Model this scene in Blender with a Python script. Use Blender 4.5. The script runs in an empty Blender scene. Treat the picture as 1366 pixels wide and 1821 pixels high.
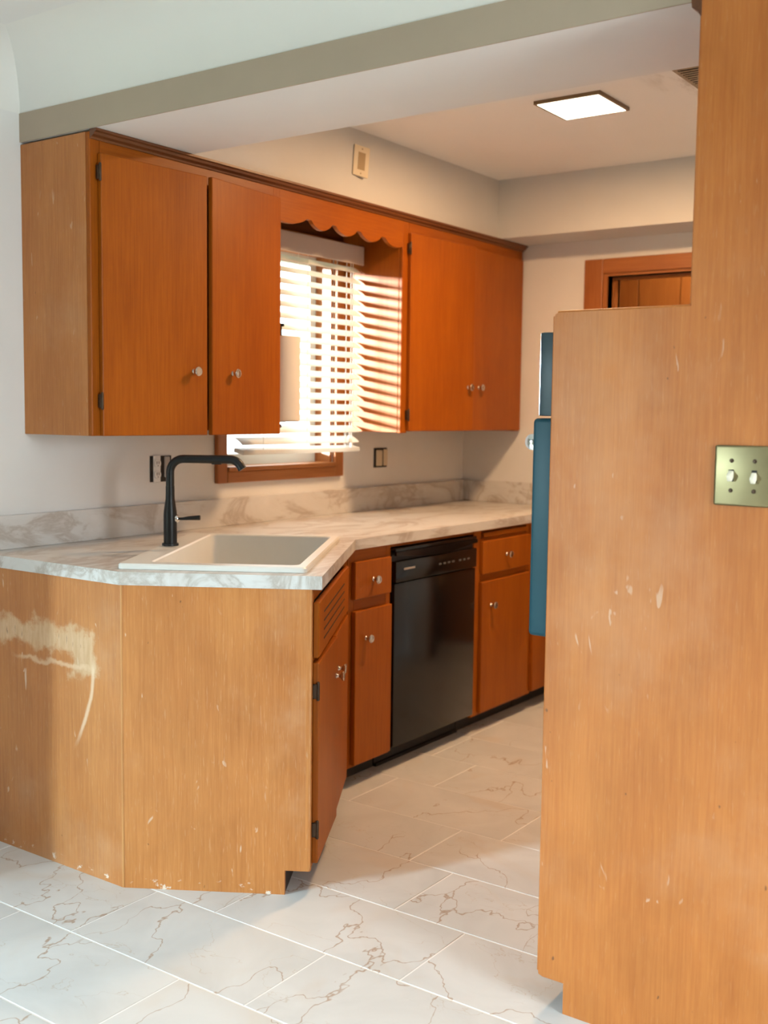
import bpy, bmesh, math, random
from mathutils import Vector, Matrix
random.seed(7)
S = bpy.context.scene
C = S.collection

# ------------------------------------------------------------------ camera
T = math.radians(31.045)                       # turn of the sink corner
U = Vector((math.cos(T), math.sin(T), 0)); V = Vector((-math.sin(T), math.cos(T), 0))
yaw, pit, rol = math.radians(35.3193), math.radians(-5.0682), math.radians(-0.7026)
fw = Vector((-math.sin(yaw)*math.cos(pit), math.cos(yaw)*math.cos(pit), math.sin(pit)))
rt = Vector((math.cos(yaw), math.sin(yaw), 0)); up = rt.cross(fw)
r2 = rt*math.cos(rol) - up*math.sin(rol); u2 = rt*math.sin(rol) + up*math.cos(rol)
cd = bpy.data.cameras.new('camera'); cam = bpy.data.objects.new('camera', cd); C.objects.link(cam)
cam.matrix_world = Matrix(((r2.x, u2.x, -fw.x, 3.0456), (r2.y, u2.y, -fw.y, -2.2722), (r2.z, u2.z, -fw.z, 1.3628), (0, 0, 0, 1)))
cd.sensor_fit = 'VERTICAL'; cd.sensor_height = 36; cd.sensor_width = 27
cd.lens = 1971.658/1821*36
cd.dof.use_dof = True; cd.dof.focus_distance = 2.95; cd.dof.aperture_fstop = 3.2
cd.clip_start = .05
S.camera = cam
# ------------------------------------------------------------------ world, sun, daylight, added side fill, exposure
w = bpy.data.worlds.new('overcast_sky'); S.world = w; w.use_nodes = True
bg = w.node_tree.nodes['Background']; bg.inputs[0].default_value = (.93, .97, 1, 1); bg.inputs[1].default_value = 5.5
S.view_settings.view_transform = 'Standard'; S.view_settings.look = 'None'
S.view_settings.gamma = 1; S.view_settings.use_curve_mapping = False; S.view_settings.exposure = 0
def lamp(name, kind, loc, direction, energy, col, sx=1, sy=1, angle=0, spread=None):
    l = bpy.data.lights.new(name, kind); o = bpy.data.objects.new(name, l); C.objects.link(o)
    o.location = loc; o.rotation_euler = Vector(direction).to_track_quat('-Z', 'Y').to_euler()
    l.energy = energy; l.color = col
    if kind == 'AREA':
        l.shape = 'RECTANGLE'; l.size = sx; l.size_y = sy
        if spread: l.spread = spread
    if kind == 'SUN': l.angle = angle
    return o
lamp('low_sun', 'SUN', (-4, -2, 3), (.70, .72, -.13), 28.0, (1, .95, .90), angle=math.radians(5))
lamp('daylight_dining_door', 'AREA', (-2.37, -7.5, 2.5), (.42, .9, -.20), 1800, (.72, .90, 1), .7, 2.0)
lamp('side_fill', 'AREA', (4.57, -.80, 1.5), (-1, 0, 0), 54, (.92, .98, 1), .9, 1.1)  # unseen area lamp added as ambient fill from the right

# ------------------------------------------------------------------ materials
def nt(name):
    m = bpy.data.materials.new(name); m.use_nodes = True
    t = m.node_tree; b = t.nodes['Principled BSDF']; return m, t, b
def nd(t, typ, **k):
    n = t.nodes.new(typ)
    for a, v in k.items(): setattr(n, a, v)
    return n
def lk(t, a, b): t.links.new(a, b)
def rgb(c): return (c[0], c[1], c[2], 1)
def ramp(t, stops):
    r = nd(t, 'ShaderNodeValToRGB'); e = r.color_ramp.elements
    while len(e) < len(stops): e.new(.5)
    for i, (p, c) in enumerate(stops): e[i].position = p; e[i].color = c if len(c) == 4 else rgb(c)
    return r
def mix(t, fac, a, b, mode='MIX'):
    n = nd(t, 'ShaderNodeMix', data_type='RGBA', blend_type=mode)
    for s, v in ((n.inputs[0], fac), (n.inputs[6], a), (n.inputs[7], b)):
        if hasattr(v, 'is_output'): lk(t, v, s)
        elif isinstance(v, (int, float)): s.default_value = v
        else: s.default_value = rgb(v)
    return n.outputs[2]
def mth(t, op, a, b=None, c=None, clamp=False):
    n = nd(t, 'ShaderNodeMath', operation=op, use_clamp=clamp)
    for i, v in enumerate((a, b, c)):
        if v is None: continue
        if hasattr(v, 'is_output'): lk(t, v, n.inputs[i])
        else: n.inputs[i].default_value = v
    return n.outputs[0]
def coords(t, scale=(1, 1, 1), rand=True, rot=(0, 0, 0)):
    tc = nd(t, 'ShaderNodeTexCoord'); mp = nd(t, 'ShaderNodeMapping'); mp.inputs['Scale'].default_value = scale
    mp.inputs['Rotation'].default_value = rot
    src = tc.outputs['Object']
    if rand:
        oi = nd(t, 'ShaderNodeObjectInfo'); mu = mth(t, 'MULTIPLY', oi.outputs['Random'], 37.)
        ad = nd(t, 'ShaderNodeVectorMath', operation='ADD'); lk(t, src, ad.inputs[0]); lk(t, mu, ad.inputs[1]); src = ad.outputs[0]
    lk(t, src, mp.inputs['Vector']); return mp.outputs[0]
def noise(t, vec, scale, detail=3, rough=.5, dist=0):
    n = nd(t, 'ShaderNodeTexNoise'); lk(t, vec, n.inputs['Vector'])
    n.inputs['Scale'].default_value = scale; n.inputs['Detail'].default_value = detail
    n.inputs['Roughness'].default_value = rough; n.inputs['Distortion'].default_value = dist
    return n.outputs['Fac']
def bump(t, b, h, strength, dist=.002):
    n = nd(t, 'ShaderNodeBump'); n.inputs['Strength'].default_value = strength; n.inputs['Distance'].default_value = dist
    lk(t, h, n.inputs['Height']); lk(t, n.outputs[0], b.inputs['Normal'])
def smask(t, v, a, b):
    n = nd(t, 'ShaderNodeMapRange', interpolation_type='SMOOTHSTEP'); lk(t, v, n.inputs[0])
    n.inputs[1].default_value = a; n.inputs[2].default_value = b; return n.outputs[0]

def veins(t, vec, scale, thick, dist):
    n = nd(t, 'ShaderNodeTexNoise'); lk(t, vec, n.inputs['Vector']); n.inputs['Scale'].default_value = 2.3*scale/2; n.inputs['Detail'].default_value = 5
    ad = nd(t, 'ShaderNodeMix', data_type='VECTOR'); ad.inputs[0].default_value = dist; lk(t, vec, ad.inputs[4]); lk(t, n.outputs['Color'], ad.inputs[5])
    v = nd(t, 'ShaderNodeTexVoronoi', feature='DISTANCE_TO_EDGE'); lk(t, ad.outputs[1], v.inputs['Vector']); v.inputs['Scale'].default_value = scale
    return mth(t, 'SUBTRACT', 1, smask(t, v.outputs['Distance'], 0, thick))
def wood(name, light, dark, rough=.38, axis='z', wear=0., patch=False, spec=.5, scar=None):
    m, t, b = nt(name)
    st = {'z': (1, 1, .035), 'y': (1, .035, 1), 'x': (.035, 1, 1)}[axis]
    st2 = {'z': (1, 1, .12), 'y': (1, .12, 1), 'x': (.12, 1, 1)}[axis]
    fine = noise(t, coords(t, st), 170, 4, .65)
    broad = noise(t, coords(t, st2), 7, 3, .55, .6)
    blot = noise(t, coords(t, (1, 1, 1)), 3.2, 3, .55)
    f = mth(t, 'ADD', mth(t, 'MULTIPLY', fine, .55), mth(t, 'ADD', mth(t, 'MULTIPLY', broad, .40), mth(t, 'MULTIPLY', blot, .25)))
    r = ramp(t, [(.40, dark), (.60, tuple((a+c)/2 for a, c in zip(light, dark))), (.80, light)]); lk(t, f, r.inputs[0])
    col = r.outputs[0]; rg = None
    if wear > 0:
        pale = tuple(min(1, c*.55+k) for c, k in zip(light, (.34, .28, .20)))
        mot = noise(t, coords(t, (1, 1, .5)), 9, 4, .6, .5)
        col = mix(t, 1., col, mix(t, mot, (.80, .78, .74), (1.16, 1.17, 1.20)), 'MULTIPLY')
        bl = smask(t, noise(t, coords(t, (1, 1, 1)), 2.1, 5, .62), .50, .74)
        col = mix(t, mth(t, 'MULTIPLY', bl, .42*wear), col, pale)
        fl = smask(t, noise(t, coords(t, (1, 1, .10)), 240, 2, .5), .60, .74)
        col = mix(t, mth(t, 'MULTIPLY', fl, .15*wear), col, (.80, .58, .36))
        sc = smask(t, noise(t, coords(t, (1, 1, .35), rot=(.2, .5, .3)), 46, 2, .4, .8), .70, .76)
        sel = smask(t, noise(t, coords(t), 5, 1), .46, .58)
        col = mix(t, mth(t, 'MULTIPLY', mth(t, 'MULTIPLY', sc, sel), .75*wear), col, (.74, .60, .46))
        dk = smask(t, noise(t, coords(t, (1, 1, .6)), 60, 1, .4), .80, .84)
        col = mix(t, mth(t, 'MULTIPLY', dk, .7), col, (.10, .045, .02))
    if wear > .7:   # chipped paint along the foot of the panel
        tz = nd(t, 'ShaderNodeTexCoord'); sz = nd(t, 'ShaderNodeSeparateXYZ'); lk(t, tz.outputs['Object'], sz.inputs[0])
        foot = mth(t, 'SUBTRACT', 1, smask(t, sz.outputs[2], .012, .045)); ch = smask(t, noise(t, coords(t, (1, 1, 1.6)), 26, 4, .65), .60, .67)
        col = mix(t, mth(t, 'MULTIPLY', mth(t, 'MULTIPLY', foot, ch), .8), col, (.78, .70, .60))
    if patch:   # torn, bleached veneer where something was once fixed
        tc = nd(t, 'ShaderNodeTexCoord'); sp = nd(t, 'ShaderNodeSeparateXYZ'); lk(t, tc.outputs['Object'], sp.inputs[0])
        x, z = mth(t, 'ADD', sp.outputs[0], .6), sp.outputs[2]
        n1 = noise(t, coords(t, (1, 1, 1), False), 14, 5, .65); n2 = noise(t, coords(t, (1, 1, .12), False), 90, 3, .6)
        wob = mth(t, 'MULTIPLY', mth(t, 'SUBTRACT', n1, .5), .16)
        def bx(cx, hx, cz, hz): return mth(t, 'MAXIMUM', mth(t, 'SUBTRACT', mth(t, 'ABSOLUTE', mth(t, 'SUBTRACT', x, cx)), hx), mth(t, 'SUBTRACT', mth(t, 'ABSOLUTE', mth(t, 'SUBTRACT', z, cz)), hz))
        dd = mth(t, 'ADD', mth(t, 'MINIMUM', bx(.28, .27, .69, .030), bx(.515, .045, .65, .045)), wob)
        mk = mth(t, 'SUBTRACT', 1, smask(t, dd, -.012, .022))
        pat = mix(t, n2, (.46, .27, .12), (.84, .64, .42))
        col = mix(t, mth(t, 'MULTIPLY', mk, mth(t, 'ADD', .45, mth(t, 'MULTIPLY', n1, .6)), clamp=True), col, pat)
        lower = mth(t, 'MULTIPLY', mth(t, 'SUBTRACT', 1, smask(t, mth(t, 'ABSOLUTE', mth(t, 'ADD', mth(t, 'SUBTRACT', z, .615), mth(t, 'MULTIPLY', wob, .35))), .002, .012)), mth(t, 'MULTIPLY', smask(t, x, .16, .25), mth(t, 'SUBTRACT', 1, smask(t, x, .50, .58))))
        col = mix(t, mth(t, 'MULTIPLY', lower, .5), col, (.78, .58, .38))
        arc = mth(t, 'ABSOLUTE', mth(t, 'SUBTRACT', mth(t, 'ADD', x, mth(t, 'MULTIPLY', wob, .08)), mth(t, 'SUBTRACT', .55, mth(t, 'MULTIPLY', mth(t, 'POWER', mth(t, 'MAXIMUM', mth(t, 'SUBTRACT', .60, z), 0), 1.6), .9))))
        am = mth(t, 'MULTIPLY', mth(t, 'SUBTRACT', 1, smask(t, arc, .002, .011)), mth(t, 'MULTIPLY', smask(t, z, .36, .46), mth(t, 'SUBTRACT', 1, smask(t, z, .60, .66))))
        col = mix(t, mth(t, 'MULTIPLY', am, .55), col, (.86, .70, .50))
        crk = mth(t, 'MULTIPLY', smask(t, n2, .62, .68), mth(t, 'SUBTRACT', 1, smask(t, mth(t, 'ABSOLUTE', mth(t, 'SUBTRACT', z, .69)), .004, .022)))
        col = mix(t, mth(t, 'MULTIPLY', mth(t, 'MULTIPLY', crk, mk), .8), col, (.16, .08, .035))
    lk(t, col, b.inputs['Base Color'])
    b.inputs['Roughness'].default_value = rough; b.inputs['Specular IOR Level'].default_value = spec
    bump(t, b, fine, .06, .001)
    return m
def plain(name, col, rough=.5, metal=0, var=.06, scale=6, bmp=0, spec=.5, bscale=90):
    m, t, b = nt(name)
    n = noise(t, coords(t), scale, 4, .55)
    a = tuple(max(0, c*(1-var)) for c in col); c2 = tuple(min(1, c*(1+var)) for c in col)
    r = ramp(t, [(.3, a), (.7, c2)]); lk(t, n, r.inputs[0]); lk(t, r.outputs[0], b.inputs['Base Color'])
    b.inputs['Roughness'].default_value = rough; b.inputs['Metallic'].default_value = metal; b.inputs['Specular IOR Level'].default_value = spec
    if bmp: bump(t, b, noise(t, coords(t), bscale, 4, .6), bmp, .001)
    return m
def tile_mat():
    m, t, b = nt('marble_look_tile')
    vec = coords(t, (1, 1, 1)); cl = noise(t, vec, 3.4, 4, .55, .8)
    r = ramp(t, [(.3, (.56, .57, .57)), (.55, (.63, .64, .64)), (.8, (.69, .70, .70))]); lk(t, cl, r.inputs[0]); col = r.outputs[0]
    warm = smask(t, noise(t, vec, 2.2, 3, .5, 1.5), .55, .72); col = mix(t, mth(t, 'MULTIPLY', warm, .30), col, (.58, .48, .38))
    sel = smask(t, noise(t, vec, 2.7, 2), .36, .47)
    v1 = mth(t, 'MULTIPLY', veins(t, coords(t, (1, .62, 1), rot=(0, 0, .5)), 3.0, .0062, .36), sel)
    col = mix(t, mth(t, 'MULTIPLY', v1, .72), col, (.32, .19, .10))
    v2 = mth(t, 'MULTIPLY', veins(t, coords(t, (.55, 1, 1), rot=(0, 0, -.4)), 5.0, .0062, .34), smask(t, noise(t, vec, 4.1, 2), .42, .54))
    col = mix(t, mth(t, 'MULTIPLY', v2, .45), col, (.45, .36, .27))
    lk(t, col, b.inputs['Base Color']); b.inputs['Roughness'].default_value = .42; b.inputs['Specular IOR Level'].default_value = .4
    return m
def counter_mat():
    m, t, b = nt('marble_laminate')
    vec = coords(t, (1, .42, .9), False, (0, .0, .55))
    n1 = noise(t, vec, 4.5, 6, .62, 1.6); n2 = noise(t, coords(t, (1, .3, 1.6), False, (.5, .1, .8)), 11, 5, .65, 1.0)
    r = ramp(t, [(.28, (.70, .70, .69)), (.50, (.64, .63, .61)), (.57, (.47, .43, .39)), (.62, (.60, .57, .54)), (.8, (.74, .74, .73))]); lk(t, n1, r.inputs[0])
    r2_ = ramp(t, [(.50, (0, 0, 0)), (.62, (1, 1, 1)), (.70, (0, 0, 0))]); lk(t, n2, r2_.inputs[0])
    sel = smask(t, noise(t, coords(t, (1, 1, 1), False), 3.1, 2), .42, .6)
    col = mix(t, mth(t, 'MULTIPLY', mth(t, 'MULTIPLY', r2_.outputs[0], sel), .65), r.outputs[0], (.36, .29, .24))
    lk(t, col, b.inputs['Base Color']); b.inputs['Roughness'].default_value = .30; b.inputs['Specular IOR Level'].default_value = .45
    return m
M = {}
M['door'] = wood('varnished_birch', (.40, .110, .006), (.25, .055, .0025), .42, spec=.2)
M['door_y'] = wood('varnished_birch_lengthwise', (.40, .110, .006), (.25, .055, .0025), .40, 'y', spec=.2)
M['panel'] = wood('worn_birch_panel', (.57, .238, .066), (.39, .130, .027), .42, wear=.8)
M['panel_scar'] = wood('scarred_birch_panel', (.57, .238, .066), (.39, .130, .027), .42, wear=.8, patch=True)
M['upper'] = wood('aged_birch_panel', (.57, .225, .056), (.39, .122, .022), .42, wear=.6)
M['edge'] = wood('worn_corner_edge', (.64, .32, .11), (.45, .18, .045), .45, wear=.5)
M['tall'] = wood('pale_birch_panel', (.50, .178, .039), (.37, .108, .019), .5, wear=.45, spec=.3)
M['dark'] = wood('dark_moulding', (.20, .070, .020), (.11, .033, .009), .4, 'y')
M['casing'] = wood('casing_wood', (.42, .15, .038), (.27, .080, .017), .4)
M['casing_y'] = wood('casing_wood_lengthwise', (.46, .18, .05), (.29, .09, .02), .4, 'y')
M['inner'] = wood('bare_cabinet_inside', (.26, .12, .04), (.17, .07, .02), .6)
M['wall'] = plain('white_wall_paint', (.70, .71, .71), .65, var=.025, scale=3, bmp=.05)
M['kwall'] = plain('kitchen_wall_paint', (.76, .76, .75), .6, var=.03, scale=3, bmp=.06)
M['ceil'] = plain('ceiling_paint', (.78, .78, .77), .7, var=.02, scale=3, bmp=.04)
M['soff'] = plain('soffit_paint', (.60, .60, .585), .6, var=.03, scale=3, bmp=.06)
M['rear'] = plain('low_bounce_tan_paint', (.30, .27, .22), .6, var=.03)  # tone of the unseen dining walls, darkened to cut bounce on the tall panel
M['cove'] = plain('cove_paint', (.80, .80, .77), .6, var=.02, scale=2, bmp=.03)
M['beige'] = plain('beige_header_paint', (.43, .35, .265), .6, var=.04, scale=4, bmp=.1, bscale=140)
M['tile'] = tile_mat(); M['grout'] = plain('pale_grout', (.88, .88, .87), .8)
M['counter'] = counter_mat()
M['sink'] = plain('white_composite', (.74, .74, .70), .33, var=.02)
M['black'] = plain('matte_black_metal', (.010, .011, .012), .36, .3, var=.1, spec=.5)
M['dw'] = plain('glossy_black_enamel', (.005, .005, .006), .16, 0, var=.1, spec=.38)
M['dwm'] = plain('black_plastic', (.009, .009, .010), .35, 0, var=.1)
M['nickel'] = plain('brushed_nickel', (.62, .58, .52), .24, 1, var=.05)
M['chrome'] = plain('chrome', (.75, .75, .75), .10, 1, var=.03)
M['bronze'] = plain('aged_hinge_metal', (.07, .042, .025), .4, .6, var=.2, scale=60)
M['brass'] = plain('antique_brass', (.27, .225, .115), .40, .7, var=.10, scale=9)
M['ivory'] = plain('ivory_plastic', (.78, .74, .60), .4, var=.02)
M['white'] = plain('white_plastic', (.80, .80, .79), .4, var=.02)
M['cream'] = plain('cream_plastic', (.66, .57, .41), .45, var=.03)
M['tan'] = plain('tan_insert', (.34, .24, .12), .5, var=.05)
M['void'] = plain('dark_electrical_box', (.018, .014, .011), .7, var=.2)
M['slat'] = plain('white_blind_slat', (.80, .80, .78), .45, var=.01)
def translucent(m, f, col):
    t = m.node_tree; b = t.nodes['Principled BSDF']; tr = nd(t, 'ShaderNodeBsdfTranslucent'); tr.inputs[0].default_value = rgb(col); mx = nd(t, 'ShaderNodeMixShader'); mx.inputs[0].default_value = f
    lk(t, b.outputs[0], mx.inputs[1]); lk(t, tr.outputs[0], mx.inputs[2]); lk(t, mx.outputs[0], t.nodes['Material Output'].inputs[0])
translucent(M['slat'], .35, (.85, .84, .80))
M['paper'] = plain('paper_towel', (.76, .73, .69), .85, var=.02, bmp=.15)
M['teal'] = plain('teal_enamel', (.010, .056, .076), .42, 0, var=.05, spec=.2)
M['teal2'] = plain('dark_teal_trim', (.010, .030, .038), .45, 0, var=.05)
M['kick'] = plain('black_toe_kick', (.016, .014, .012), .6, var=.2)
M['hall'] = wood('hall_panelling', (.42, .16, .035), (.28, .09, .016), .4)
M['silver'] = plain('silver_badge', (.55, .52, .47), .35, .7)
M['mark'] = plain('grey_print', (.10, .095, .085), .5)
M['sash'] = plain('sash_paint', (.62, .64, .60), .5, var=.03)
def vent_ceiling():
    m, t, b = nt('kitchen_ceiling_paint')
    tc = nd(t, 'ShaderNodeTexCoord'); sp = nd(t, 'ShaderNodeSeparateXYZ'); lk(t, tc.outputs['Object'], sp.inputs[0])
    dx = mth(t, 'MAXIMUM', mth(t, 'SUBTRACT', mth(t, 'ABSOLUTE', mth(t, 'SUBTRACT', sp.outputs[0], 1.785)), .125), 0)
    dy = mth(t, 'MAXIMUM', mth(t, 'SUBTRACT', mth(t, 'ABSOLUTE', mth(t, 'SUBTRACT', sp.outputs[1], 1.385)), .13), 0)
    dd = mth(t, 'ADD', dx, dy); n = noise(t, coords(t, (1, .25, 1), False), 22, 5, .65)
    k = mth(t, 'MULTIPLY', mth(t, 'SUBTRACT', 1, smask(t, dd, 0, .17)), smask(t, n, .42, .75))
    base = mix(t, noise(t, coords(t), 3, 2), (.83, .82, .80), (.87, .86, .84))
    lk(t, mix(t, mth(t, 'MULTIPLY', k, .7), base, (.30, .24, .17)), b.inputs['Base Color']); b.inputs['Roughness'].default_value = .7
    return m
M['kceil'] = vent_ceiling()
def emis(name, col, s):
    m, t, b = nt(name); b.inputs['Base Color'].default_value = rgb((.8, .8, .8)); b.inputs['Emission Color'].default_value = rgb(col); b.inputs['Emission Strength'].default_value = s
    return m
M['lampglass'] = emis('lit_lamp_glass', (1, .86, .62), 9)
def glass():
    m, t, b = nt('window_glass'); b.inputs['Base Color'].default_value = (.95, .98, .97, 1); b.inputs['Roughness'].default_value = .02
    tr = nd(t, 'ShaderNodeBsdfTransparent'); tr.inputs[0].default_value = (.94, .97, .96, 1); gl = nd(t, 'ShaderNodeBsdfGlossy'); gl.inputs[1].default_value = .03
    mx = nd(t, 'ShaderNodeMixShader'); mx.inputs[0].default_value = .05
    lk(t, tr.outputs[0], mx.inputs[1]); lk(t, gl.outputs[0], mx.inputs[2]); lk(t, mx.outputs[0], t.nodes['Material Output'].inputs[0])
    return m
M['glass'] = glass()

# ------------------------------------------------------------------ mesh helpers
def abox(bm, x0, x1, y0, y1, z0, z1, bev=0, seg=2):
    vs = [bm.verts.new((x, y, z)) for x in (x0, x1) for y in (y0, y1) for z in (z0, z1)]
    fs = [bm.faces.new([vs[i] for i in f]) for f in ((0, 1, 3, 2), (4, 6, 7, 5), (0, 4, 5, 1), (2, 3, 7, 6), (0, 2, 6, 4), (1, 5, 7, 3))]
    if bev:
        es = {e for f in fs for e in f.edges}
        bmesh.ops.bevel(bm, geom=list(es), offset=bev, segments=seg, profile=.5, affect='EDGES')
def box(*a, bev=0, seg=2):
    bm = bmesh.new(); abox(bm, *a, bev=bev, seg=seg); return bm
def prism(pts, z0, z1, bev=0):
    bm = bmesh.new(); lo = [bm.verts.new((p[0], p[1], z0)) for p in pts]; hi = [bm.verts.new((p[0], p[1], z1)) for p in pts]; n = len(pts)
    bm.faces.new(lo[::-1]); bm.faces.new(hi)
    for i in range(n): bm.faces.new((lo[i], lo[(i+1) % n], hi[(i+1) % n], hi[i]))
    if bev: bmesh.ops.bevel(bm, geom=list(bm.edges), offset=bev, segments=2, profile=.5, affect='EDGES')
    return bm
def extrude(pts, vec, bev=0):
    """pts: 3D outline, swept by vec"""
    bm = bmesh.new(); a = [bm.verts.new(p) for p in pts]; b = [bm.verts.new(Vector(p)+Vector(vec)) for p in pts]; n = len(pts)
    bm.faces.new(a[::-1]); bm.faces.new(b)
    for i in range(n): bm.faces.new((a[i], a[(i+1) % n], b[(i+1) % n], b[i]))
    bmesh.ops.recalc_face_normals(bm, faces=bm.faces)
    if bev: bmesh.ops.bevel(bm, geom=list(bm.edges), offset=bev, segments=2, profile=.5, affect='EDGES')
    return bm
def lathe(prof, seg=24, axis='z', org=(0, 0, 0)):
    bm = bmesh.new(); rings = []
    for r, h in prof:
        ring = []
        for i in range(seg):
            a = 2*math.pi*i/seg; c, s = r*math.cos(a), r*math.sin(a)
            p = {'z': (c, s, h), 'x': (h, c, s), 'y': (s, h, c)}[axis]
            ring.append(bm.verts.new(Vector(p)+Vector(org)))
        rings.append(ring)
    for k in range(len(rings)-1):
        for i in range(seg): bm.faces.new((rings[k][i], rings[k][(i+1) % seg], rings[k+1][(i+1) % seg], rings[k+1][i]))
    bm.faces.new(rings[0][::-1]); bm.faces.new(rings[-1]); return bm
def tube(path, radii, seg=16):
    bm = bmesh.new(); rings = []; n = len(path); path = [Vector(p) for p in path]
    if isinstance(radii, (int, float)): radii = [radii]*n
    ref = None
    for i in range(n):
        d = (path[min(i+1, n-1)]-path[max(i-1, 0)]).normalized()
        if ref is None: ref = d.orthogonal().normalized()
        ref = (ref-d*ref.dot(d)).normalized(); q = d.cross(ref)
        rings.append([bm.verts.new(path[i]+(ref*math.cos(2*math.pi*k/seg)+q*math.sin(2*math.pi*k/seg))*radii[i]) for k in range(seg)])
    for k in range(n-1):
        for i in range(seg): bm.faces.new((rings[k][i], rings[k][(i+1) % seg], rings[k+1][(i+1) % seg], rings[k+1][i]))
    bm.faces.new(rings[0][::-1]); bm.faces.new(rings[-1]); return bm
def obj(name, bm, mat, parent=None, smooth=False, loc=None, base=None):
    """mesh written in world coordinates; base = world position of the parent (root)"""
    bmesh.ops.recalc_face_normals(bm, faces=bm.faces)
    if base is not None: bmesh.ops.translate(bm, verts=bm.verts, vec=-Vector(base))
    me = bpy.data.meshes.new(name); bm.to_mesh(me); bm.free(); me.materials.append(M[mat] if isinstance(mat, str) else mat)
    if smooth:
        for p in me.polygons: p.use_smooth = True
        try: me.set_sharp_from_angle(angle=math.radians(38))
        except Exception: pass
    o = bpy.data.objects.new(name, me); C.objects.link(o)
    if parent: o.parent = parent
    if loc is not None: o.location = loc
    return o
def tag(o, label=None, cat=None, group=None, kind=None):
    if label: o['label'] = label
    if cat: o['category'] = cat
    if group: o['group'] = group
    if kind: o['kind'] = kind
    return o
def thing(name, label, cat, loc, group=None, rz=0, kind=None):
    o = bpy.data.objects.new(name, None); C.objects.link(o); o.location = loc; o.rotation_euler = (0, 0, rz); o.empty_display_size = .05
    return tag(o, label, cat, group, kind)
def struct(name, bm, mat, label=None, smooth=False):
    return tag(obj(name, bm, mat, smooth=smooth), label, None, None, 'structure')
def dup(o, parent, loc, rot=None):
    c = o.copy(); C.objects.link(c); c.parent = parent; c.location = loc
    if rot is not None: c.rotation_euler = rot
    return c
def wallx(x0, x1, y0, y1, z0, z1, holes):      # wall with rectangular holes in its y,z plane
    bm = bmesh.new(); cur = y0
    for (a, b, c, d) in sorted(holes):
        if a > cur: abox(bm, x0, x1, cur, a, z0, z1)
        if c > z0: abox(bm, x0, x1, a, b, z0, c)
        if d < z1: abox(bm, x0, x1, a, b, d, z1)
        cur = b
    if cur < y1: abox(bm, x0, x1, cur, y1, z0, z1)
    return bm
def wally(x0, x1, y0, y1, z0, z1, holes):
    bm = bmesh.new(); cur = x0
    for (a, b, c, d) in sorted(holes):
        if a > cur: abox(bm, cur, a, y0, y1, z0, z1)
        if c > z0: abox(bm, a, b, y0, y1, z0, c)
        if d < z1: abox(bm, a, b, y0, y1, d, z1)
        cur = b
    if cur < x1: abox(bm, cur, x1, y0, y1, z0, z1)
    return bm

# ------------------------------------------------------------------ measured levels
ZC = 2.483; ZB = 2.207; ZA = 2.296; YF = 2.74; YBF = .409; XR = 2.55; DU = .33; CT = .914; CB = .876
YBK = -4.2; XL2 = -1.2; XR2 = 4.6; WE = -1.25
WIN = (.93, 1.62, 1.14, 2.06)
# ------------------------------------------------------------------ setting
floor = struct('floor', box(XL2-.1, XR2+.1, YBK-.1, 3.8, -.06, -.0012), 'grout', 'floor of large marble-look tiles with pale grout joints')
TL, TW, G = .613, .308, .0042
offs = {-14: 0}
joint = {-2: .56, -1: .767, 0: .99, 1: .76, 2: .603, 3: .75, 4: .907, 5: .70, 6: .683, 7: .9, 8: .76}
tile_mesh = None
def tile(x0, x1, y0, y1):
    global tile_mesh
    full = abs(x1-x0-(TL-G)) < 1e-5 and abs(y1-y0-(TW-G)) < 1e-5
    if full and tile_mesh:
        o = bpy.data.objects.new('tile', tile_mesh); C.objects.link(o)
    else:
        o = obj('tile', box(-(x1-x0)/2, (x1-x0)/2, -(y1-y0)/2, (y1-y0)/2, -.008, 0, bev=.0012, seg=1), 'tile')
        if full: tile_mesh = o.data
    o.parent = floor; o.location = ((x0+x1)/2, (y0+y1)/2, 0)
    if random.random() < .5 and full: o.rotation_euler = (0, 0, math.pi)
k = math.floor((YBK+.15)/TW)
while -.15+k*TW < YF+.9:
    ya, yb = -.15+k*TW+G/2, -.15+(k+1)*TW-G/2
    j0 = joint.get(k, random.choice((.1, .3, .45, .55)))
    n = math.floor((XL2-j0)/TL)
    while j0+n*TL < XR2:
        xa, xb = j0+n*TL+G/2, j0+(n+1)*TL-G/2
        xlo = XL2 if (ya+yb)/2 < WE else 0; xhi = XR2 if (ya+yb)/2 < -.05 else XR
        if (ya+yb)/2 > YF+.1: xlo, xhi = .3, 2.2
        a, b = max(xa, xlo), min(xb, xhi); c, dd = max(ya, YBK), min(yb, 3.7)
        if b-a > .01 and dd-c > .01: tile(a, b, c, dd)
        n += 1
    k += 1
struct('wall_left', wallx(-.16, 0, WE, YF+.14, 0, ZC, [WIN]), 'kwall', 'white left wall with the blinded window')
struct('wall_corner', box(XL2, -.16, WE, WE+.14, 0, ZC), 'wall', 'short return wall left of the dining area')
struct('wall_side', box(XL2-.14, XL2, YBK, WE+.14, 0, ZC), 'rear', 'outer side wall of the dining area')
BW = (-1.17, .15, .05, 1.76)
struct('wall_back', wally(XL2-.14, XR2+.14, YBK-.14, YBK, 0, ZC, [BW]), 'rear', 'rear wall of the dining area')
RW = (-1.25, -.35, .95, 2.05)  # hole for the added fill window
struct('wall_right', wallx(XR2, XR2+.14, YBK, .1, 0, ZC, [RW]), 'rear', 'right wall of the dining area')
struct('wall_front', box(XR, XR2+.14, -.03, .1, 0, ZC), 'wall', 'wall beside the tall oven cabinet')
struct('wall_kitchen_right', box(XR, XR+.1, .1, YF+.14, 0, ZC), 'kwall', 'right kitchen wall behind the oven cabinet')
DO = (.795, 1.62, 0, 2.03)
struct('wall_far', wally(0, XR, YF, YF+.14, 0, ZC, [DO]), 'kwall', 'far kitchen wall with the wooden doorway')
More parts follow.
